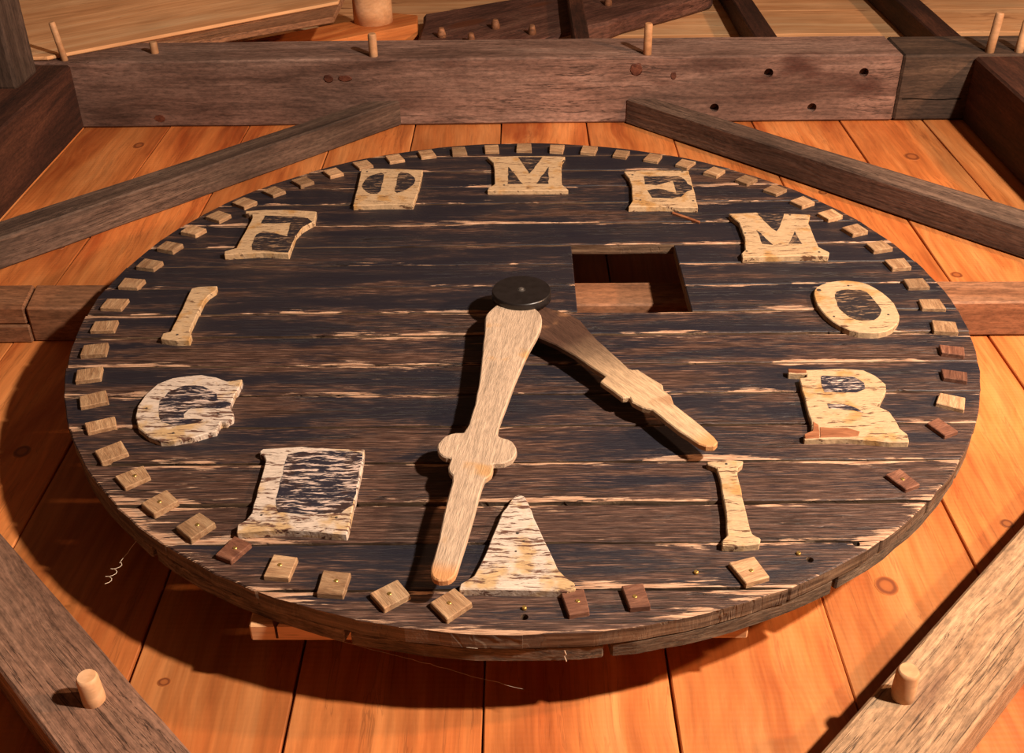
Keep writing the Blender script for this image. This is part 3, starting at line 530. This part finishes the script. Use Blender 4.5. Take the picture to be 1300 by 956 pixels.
for i in range(len(SE) - 1):
    rng = random.Random(300 + i)
    z0, z1 = SE[i] + (0.0016 if i else 0), SE[i + 1] - (0.0016 if i < len(SE) - 2 else 0)
    spans = [(-2, 2)]
    if z0 > -0.03 and z1 < 0.32: spans = [(-2, HX0), (HX1, 2)]
    dy = rng.uniform(-0.0016, 0.0022)
    for a, b_ in spans:
        if b_ == 2: right = arc_pts(z0, z1, 1, 1.0, rng)
        else: right = [(b_, z0), (b_, z1)]
        if a == -2: left = arc_pts(z0, z1, -1, 1.0, rng)[::-1]
        else: left = [(a, z1), (a, z0)]
        poly = right + jagged(right[-1][0], left[0][0], z1, rng, -1) + left + jagged(left[-1][0], right[0][0], z0, rng, 1)
        clean = [poly[0]]
        for q in poly[1:]:
            if math.hypot(q[0] - clean[-1][0], q[1] - clean[-1][1]) > 1e-4: clean.append(q)
        if math.hypot(clean[0][0] - clean[-1][0], clean[0][1] - clean[-1][1]) < 1e-4: clean.pop()
        o = slab('plank', clean, dy, 0.031, M['dial'], clock, 0, 0.0020, 0, 0, i, across=(SE[i], SE[i + 1]))
        o['wear'] = WEAR[i]
        planks.append(o)
# two-ply rim behind the planks
segs = 15
for i in range(segs):
    rng = random.Random(500 + i)
    a0 = 2 * math.pi * (i + 0.18) / segs + 0.006; a1 = 2 * math.pi * (i + 1.18) / segs - 0.006
    out_, inn = [], []
    off = rng.uniform(-0.004, 0.0)
    for j in range(11):
        a = a0 + (a1 - a0) * j / 10
        q = 0.999 + off + rng.uniform(-0.002, 0.001)
        out_.append((q * math.sin(a), q * math.cos(a))); inn.append((0.86 * math.sin(a), 0.86 * math.cos(a)))
    ang = math.atan2(out_[-1][1] - out_[0][1], out_[-1][0] - out_[0][0])
    slab('rim_segment', out_ + inn[::-1], 0.0325, 0.0650, M['rim'], clock, ang, 0.003, 0, 0, i)
# battens that carry the dial
def batten(x0, x1, z0, z1, y1, seed):
    return slab('batten', rect(x0, x1, z0, z1), 0.0640, y1, M['pine_pale'], clock, 0, 0.003, 0.2, 0.001, seed)
bt = batten(-0.449, 0.37, -0.918, -0.83, 0.10, 60)
carve(bt, cutter_cyl(-0.405, 0.064, -0.90, 0.0072, 0.03, 'Y', 12, 2.6))
batten(-0.60, 0.09, 0.20, 0.295, YG, 61); batten(0.43, 0.70, 0.19, 0.275, YG, 62)
# letters
WORD = {0: 'letter_m', 1: 'letter_e', 2: 'letter_m', 3: 'letter_o', 4: 'letter_r', 5: 'letter_i', 6: 'letter_a', 7: 'letter_l', 8: 'letter_g', 9: 'letter_i', 10: 'letter_f', 11: 'letter_t'}
for k, d in LETTERS.items():
    white = k in (6, 7, 8)
    o = slab(WORD[k], d['outer'], -0.014, 0.0035, M['letter_white' if white else 'letter_cream'], clock, 0, 0.0018, 0.022, 0.0009, 700 + k)
    for j, c in enumerate(d['counters']):
        slab('painted_counter', c, -0.0146, -0.012, M['counter' if k in (4, 7, 8) else 'counter_dark'], o, 0, 0, 0.018, 0.0016, 720 + 5 * k + j)
    for j, c in enumerate(d['patch']):
        slab('bare_patch', c, -0.0150, -0.011, M['bare'], o, 0, 0.0012, 0.02, 0.0014, 790 + j)
    for x, z, r in NAILS.get(k, []):
        child_at('nail', rod_mesh('nail', r, 0.003, 10, 1.0, 0.1), M['nail'], o, (x, -0.0118, z))
slab('splinter', SPLINTER, -0.004, 0.002, M['bare'], clock, 0, 0)
# minute markers
MK = []
def block_mesh(w, h, seed):
    rng = random.Random(seed)
    q = [(x * w / 2 + rng.uniform(-.002, .002), z * h / 2 + rng.uniform(-.002, .002)) for x, z in ((-1, -1), (1, -1), (1, 1), (-1, 1))]
    v = [(x, -0.0098, z) for x, z in q] + [(x * 1.03, 0.0035, z * 1.03) for x, z in q]
    f = [(0, 1, 2, 3), (7, 6, 5, 4), (1, 0, 4, 5), (2, 1, 5, 6), (3, 2, 6, 7), (0, 3, 7, 4)]
    me = bpy.data.meshes.new('minute_marker'); me.from_pydata(v, [], f); me.update()
    return me
blocks = [block_mesh(0.044, 0.051, s) for s in range(5)]
thin = [block_mesh(0.034, 0.055, s) for s in range(10, 12)]
for me in blocks + thin: me.materials.append(M['marker'])
bthin = [block_mesh(0.036, 0.05, s) for s in range(20, 23)]
for me in bthin: me.materials.append(M['marker_brown'])
SCREW = rod_mesh('screw', 0.0042, 0.005, 10, 0.95, 0.2)
SCREW.materials.append(M['brass'])
EXTRA = {31: 0.72, 32: 0.70, 20: 0.55, 22: 0.35, 33: -0.25, 34: -0.30, 29: -0.10, 28: 0.05, 40: 0.10}
MISSING = {21, 23, 24, 25, 27, 30}
for k in range(60):
    if k in MISSING: continue
    a = math.radians(6 * k) + 0.0155
    rng = random.Random(900 + k)
    r = 0.9445 + rng.uniform(-0.004, 0.004)
    src = rng.choice(blocks)
    if k in (17, 18, 20, 22, 35, 28, 29): src = rng.choice(bthin)
    elif k in (40,): src = thin[0]
    x, z = r * math.sin(a), r * math.cos(a)
    o = link('minute_marker', src, None, clock)
    o.matrix_parent_inverse = Matrix.Translation(clock.location).inverted()
    o.location = (x, 0, z); o.rotation_euler = (0, a + EXTRA.get(k, rng.uniform(-0.05, 0.05)) , 0)
    bevel(o, 0.0014)
    if 22 <= k <= 38:
        s = link('screw', SCREW, None, o); s.location = (rng.uniform(-.004, .004), -0.0062, rng.uniform(-.004, .004))
for x, z in ((0.003, -0.945), (0.462, -0.825), (0.285, -0.868)):
    o = link('screw', SCREW, None, clock); o.matrix_parent_inverse = Matrix.Translation(clock.location).inverted(); o.location = (x, 0.0005, z)
for x, z in ((0.003, -0.962), (0.478, -0.838), (0.565, -0.80)):
    for o in planks:
        zz = [v.co.z for v in o.data.vertices]
        if min(zz) < z < max(zz):
            q = next(i for i in range(len(SE) - 1) if SE[i] < z < SE[i + 1])
            carve(o, cutter_cyl(x, 0.0, z, 0.0065, 0.02, 'Y', 10))
            at = o.data.attributes['across']
            for i, v in enumerate(o.data.vertices): at.data[i].value = (v.co.z - SE[q]) / (SE[q + 1] - SE[q])
# hands and hub
def hand(name, poly, y0, y1, mat, seed):
    far = max(poly, key=lambda q: (q[0] - PIVOT[0]) ** 2 + (q[1] - PIVOT[1]) ** 2)
    ang = math.atan2(far[1] - PIVOT[1], far[0] - PIVOT[0])
    o = slab(name, poly, y0, y1, M[mat], clock, ang, 0.0022, 0.03, 0.0006, seed)
    o['tip'] = max(v.co.x for v in o.data.vertices)
    return o
hand('hour_hand', HOUR, -0.045, -0.0315, 'hour', 1)['label'] = 'short hand, dark brown near the hub and pale towards its tip'
hand('minute_hand', MINUTE, -0.058, -0.0445, 'minute', 2)['label'] = 'long pale hand with rounded lobes and a bare tip'
hub_label = 'flat round black hub'
me = rod_mesh('axle', 0.022, 0.057, 20, 1.0, 0.05); child_at('axle', me, M['hub'], clock, (PIVOT[0], 0.003, PIVOT[1]))
hub = child_at('hub', rod_mesh('hub', 0.0665, 0.021, 40, 1.0, 0.03), M['hub'], clock, (PIVOT[0], -0.0525, PIVOT[1]))
hub['label'] = hub_label
child_at('bolt', rod_mesh('bolt', 0.009, 0.006, 16, 0.8, 0.4), M['bolt'], hub, (0, -0.0190, 0)).matrix_parent_inverse = Matrix()
# cobweb threads under the rim
def thread(pts, r):
    cu = bpy.data.curves.new('cobweb_thread', 'CURVE'); cu.dimensions = '3D'; cu.bevel_depth = r; cu.bevel_resolution = 0
    sp = cu.splines.new('POLY'); sp.points.add(len(pts) - 1)
    for q, w in zip(sp.points, pts): q.co = (*w, 1)
    t = bpy.data.objects.new('tmp', cu); COL.objects.link(t)
    me = bpy.data.meshes.new_from_object(t); bpy.data.objects.remove(t)
    me.name = 'cobweb_thread'; me.materials.clear()
    o = link('cobweb_thread', me, M['web'], clock); o.matrix_parent_inverse = Matrix.Translation(clock.location).inverted()
    return o
def wav(a, b, n, amp, seed):
    rng = random.Random(seed)
    return [tuple(a[i] + (b[i] - a[i]) * t / n + (rng.uniform(-amp, amp) if 0 < t < n else 0) for i in range(3)) for t in range(n + 1)]
curl = wav((-0.690, 0.058, -0.720), (-0.712, 0.075, -0.757), 6, 0.001, 1)
for t in range(1, 22):
    a = t * 0.75; curl.append((-0.714 - 0.0007 * t + 0.008 * math.sin(a), 0.076 + 0.0006 * t, -0.757 - 0.0016 * t + 0.004 * math.cos(a)))
thread(curl, 0.0006)
thread(wav((-0.28, 0.04, -0.962), (-0.07, 0.030, -0.999), 14, 0.0008, 3), 0.0003)
thread(wav((-0.30, 0.057, -0.955), (0.0, 0.14, -0.985), 22, 0.0012, 4), 0.0003)
thread(wav((0.065, 0.034, -1.0), (0.068, 0.058, -1.001), 5, 0.002, 5), 0.0008)
